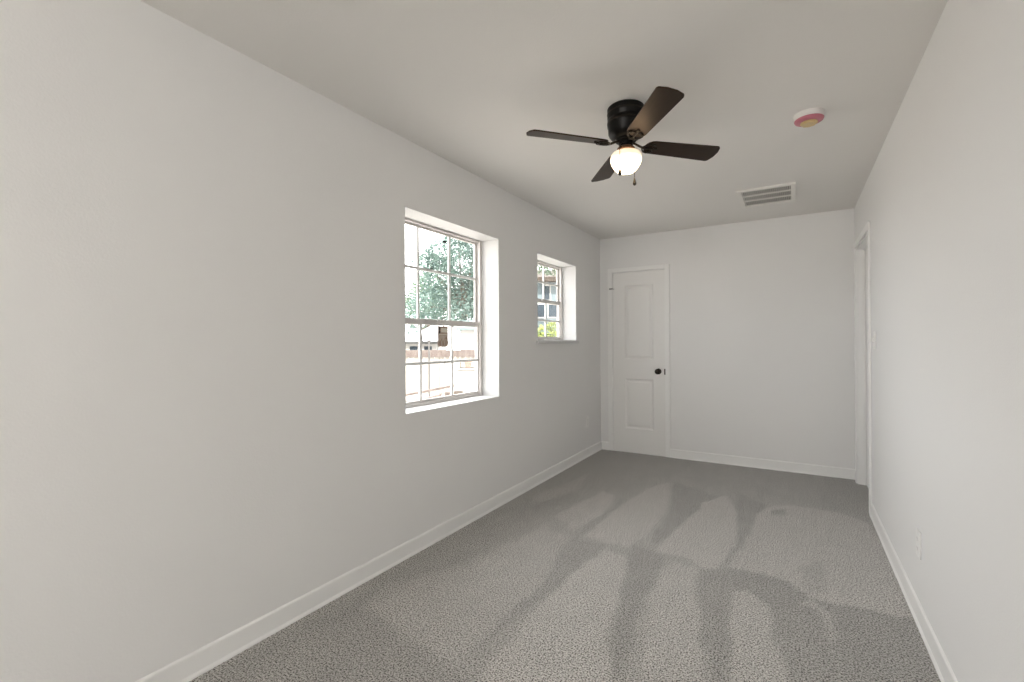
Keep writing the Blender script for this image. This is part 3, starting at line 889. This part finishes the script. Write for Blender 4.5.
# far outbuilding over the fence
p = yard(-4.3, 19.5)
fb = tag(empty('garage', (p.x, p.y, GZ), YAW), 'long low pale outbuilding with a grey flat roof behind the picket fence', 'building')
bm = bmesh.new(); box(bm, -2.6, 1.15, 0, 3, 0, 1.50, 0.01)
obj('wall', bm, WHITEW, fb)
bm = bmesh.new(); box(bm, -2.75, 1.25, -0.2, 3.2, 1.50, 1.62, 0.01)
obj('roof', bm, mat('grey_roof', (0.1, 0.1, 0.1), 0.8), fb)
for x in (-2.0, -0.9, 0.2, 0.8):
    bm = bmesh.new(); box(bm, x - 0.16, x + 0.16, -0.02, 0.0, 1.12, 1.40, 0.004)
    obj('window', bm, DARKG, fb)

# neighbour's blue house, seen through the small window
p = yard(1.0, 20.0)
hs = tag(empty('blue_house', (p.x, p.y, GZ), YAW), 'pale blue house with a brown shingle roof seen through the small window', 'house')
bm = bmesh.new()
for k in range(21): box(bm, -0.55, 5.0, 0.0, 6.0, k*0.2, k*0.2 + 0.196, 0.004)
obj('house_wall', bm, BLUEW, hs)
bm = bmesh.new()
t = bmesh.new()
vs = [t.verts.new(c) for c in ((-0.85,-0.45,4.10),(5.4,-0.45,4.10),(5.4,6.45,4.10),(-0.85,6.45,4.10),(-0.85,3,5.1),(5.4,3,5.1),(-0.85,-0.45,4.28),(5.4,-0.45,4.28),(5.4,6.45,4.28),(-0.85,6.45,4.28))]
for f in ((0,3,2,1),(0,1,7,6),(2,3,9,8),(6,7,5,4),(8,9,4,5),(1,2,8,5,7),(3,0,6,4,9)): t.faces.new([vs[i] for i in f])
add(bm, t)
obj('house_roof', bm, BROWNR, hs)
for (x0, x1, z0, z1) in ((0.02, 0.42, 2.62, 3.15), (0.56, 0.98, 2.62, 3.15), (0.36, 0.62, 3.35, 3.95), (1.5, 2.1, 2.5, 3.3)):
    bm = bmesh.new()
    frame_rect(bm, 'y', -0.04, -0.002, x0 - 0.05, x1 + 0.05, z0 - 0.05, z1 + 0.05, 0.05, 0.004)
    wf = obj('window_trim', bm, WHITEW, hs)
    bm = bmesh.new(); box(bm, x0, x1, -0.02, -0.001, z0, z1)
    obj('window_pane', bm, DARKG, wf)

# foliage
def leaf_mat(name, c1, c2):
    m = bpy.data.materials.new(name); m.use_nodes = True
    n = m.node_tree; n.nodes.clear()
    g = n.nodes.new('ShaderNodeNewGeometry')
    r = n.nodes.new('ShaderNodeValToRGB')
    r.color_ramp.elements[0].color = (*c1, 1); r.color_ramp.elements[1].color = (*c2, 1)
    n.links.new(g.outputs['Random Per Island'], r.inputs['Fac'])
    d = n.nodes.new('ShaderNodeBsdfDiffuse'); tl = n.nodes.new('ShaderNodeBsdfTranslucent')
    gl = n.nodes.new('ShaderNodeBsdfGlossy'); gl.inputs['Roughness'].default_value = 0.35
    m1 = n.nodes.new('ShaderNodeMixShader'); m1.inputs[0].default_value = 0.35
    m2 = n.nodes.new('ShaderNodeMixShader'); m2.inputs[0].default_value = 0.06
    n.links.new(r.outputs['Color'], d.inputs[0]); n.links.new(r.outputs['Color'], tl.inputs[0])
    n.links.new(d.outputs[0], m1.inputs[1]); n.links.new(tl.outputs[0], m1.inputs[2])
    n.links.new(m1.outputs[0], m2.inputs[1]); n.links.new(gl.outputs[0], m2.inputs[2])
    o = n.nodes.new('ShaderNodeOutputMaterial'); n.links.new(m2.outputs[0], o.inputs[0])
    return m
LEAF = leaf_mat('tree_leaf', (0.08, 0.14, 0.125), (0.28, 0.38, 0.33))
LEAF2 = leaf_mat('dark_tree_leaf', (0.05, 0.10, 0.06), (0.22, 0.31, 0.19))
LEAF3 = leaf_mat('bush_leaf', (0.07, 0.10, 0.015), (0.5, 0.56, 0.14))
BARK = mottled('bark', (0.10, 0.08, 0.06), (0.2, 0.165, 0.13), 8, 0.95, (1, 1, 0.3))
def foliage(clumps, n, size, seed):
    rnd = random.Random(seed)
    verts, faces = [], []
    vol = [c[3]**2 for c in clumps]; tot = sum(vol)
    for c, v in zip(clumps, vol):
        for _ in range(int(n * v / tot)):
            d = Vector((rnd.gauss(0, 1), rnd.gauss(0, 1), rnd.gauss(0, 1))).normalized()
            r = c[3] * rnd.uniform(0.45, 1.05)
            p = Vector((c[0] + d.x*r, c[1] + d.y*r, c[2] + d.z*r*0.8))
            a = Vector((rnd.gauss(0, 1), rnd.gauss(0, 1), rnd.gauss(0, 0.7))).normalized()
            b = a.orthogonal().normalized(); q = a.cross(b)
            th = rnd.uniform(0, 2*PI); b, q = b*math.cos(th) + q*math.sin(th), q*math.cos(th) - b*math.sin(th)
            L = size * rnd.uniform(0.7, 1.35); w = L * 0.42
            k = len(verts)
            verts += [p - a*L*0.5, p + b*w*0.5, p + a*L*0.5 + q*L*0.12, p - b*w*0.5]
            faces += [(k, k+1, k+2), (k, k+2, k+3)]
    me = bpy.data.meshes.new('foliage'); me.from_pydata([tuple(v) for v in verts], [], faces)
    return me
def tree(name, a, d, clumps, n, size, m, label, seed, trunk_h, tr=0.14, cat='tree', zoff=0.0):
    p = yard(a, d)
    root = tag(empty(name, (p.x, p.y, GZ + zoff), YAW), label, cat)
    me = foliage(clumps, n, size, seed); me.materials.append(m)
    o = bpy.data.objects.new('foliage', me); COL.objects.link(o); o.parent = root
    bm = bmesh.new()
    tube(bm, [(0, 0, 0), (0.05*tr/0.14, 0, trunk_h*0.4), (-0.04, 0.03, trunk_h*0.8), (0.02, 0, trunk_h)], tr, 8, radii=[tr*1.3, tr, tr*0.8, tr*0.5])
    for c in clumps:
        tube(bm, [(0, 0, trunk_h*0.75), ((c[0])*0.5, c[1]*0.5, (c[2] + trunk_h*0.75)*0.5), (c[0], c[1], c[2])], tr, 6, radii=[tr*0.5, tr*0.35, tr*0.12])
    obj('trunk', bm, BARK, root, True)
# big crown right of centre in the large window
tree('yard_tree', -2.0, 19.2, [(0.0, 0, 4.7, 1.1), (0.9, 0.2, 4.0, 1.0), (-0.9, 0, 4.2, 1.0), (0.2, 0.4, 3.4, 1.1), (1.4, 0, 3.1, 1.0), (-1.3, -0.2, 3.0, 1.0), (0.5, 0, 5.5, 0.8), (0.3, -0.5, 2.5, 0.9), (1.5, 0.3, 4.9, 0.7), (-0.9, 0.1, 5.3, 0.8), (-1.5, 0, 4.9, 0.6), (-0.2, 0, 5.9, 0.6)], 22000, 0.12, LEAF, 'tall pale green tree filling the upper sash of the large window', 11, 3.8)
tree('yard_tree', -5.6, 16.8, [(0.0, 0, 2.7, 0.9), (1.0, 0, 2.5, 0.8), (-1.2, 0, 2.6, 1.0), (0.4, -0.4, 2.1, 0.9), (-0.6, 0.3, 3.3, 0.6), (1.7, 0, 2.2, 0.7), (1.0, 0, 3.1, 0.5)], 8000, 0.11, LEAF, 'lower bushy tree at the left edge of the large window', 12, 2.2)
tree('yard_tree', -5.2, 26.5, [(0, 0, 3.9, 1.5), (1.8, 0, 3.6, 1.4), (-1.7, 0, 3.4, 1.4), (3.2, 0, 3.9, 1.4), (0.6, 0, 5.0, 1.0), (3.4, 0, 5.2, 1.1)], 10000, 0.17, LEAF2, 'darker tree behind the others, over the flat roofed outbuilding', 13, 3.0)
# leafy tree before the blue house
tree('shade_tree', 2.9, 16.6, [(-1.3, 0, 4.45, 0.7), (-1.9, 0, 4.5, 0.7), (-0.6, 0, 4.6, 0.8), (-1.5, 0.2, 5.3, 0.8), (0.4, 0, 4.9, 0.8)], 6000, 0.11, LEAF2, 'leafy green tree in front of the blue house roof', 14, 4.4, 0.09)
# yellow-green bush under the small window
tree('garden_bush', 0.47, 6.6, [(0.0, 0, 1.68, 0.17), (0.10, 0.05, 1.78, 0.10), (-0.13, 0, 1.60, 0.15), (0.15, 0, 1.62, 0.15), (-0.02, 0.1, 1.40, 0.25), (-0.22, 0.1, 1.35, 0.2), (0.25, 0.1, 1.30, 0.22), (0, 0, 0.9, 0.3)], 1800, 0.06, LEAF3, 'sunlit yellow-green bush just outside the small window', 15, 1.2, 0.02, 'bush')
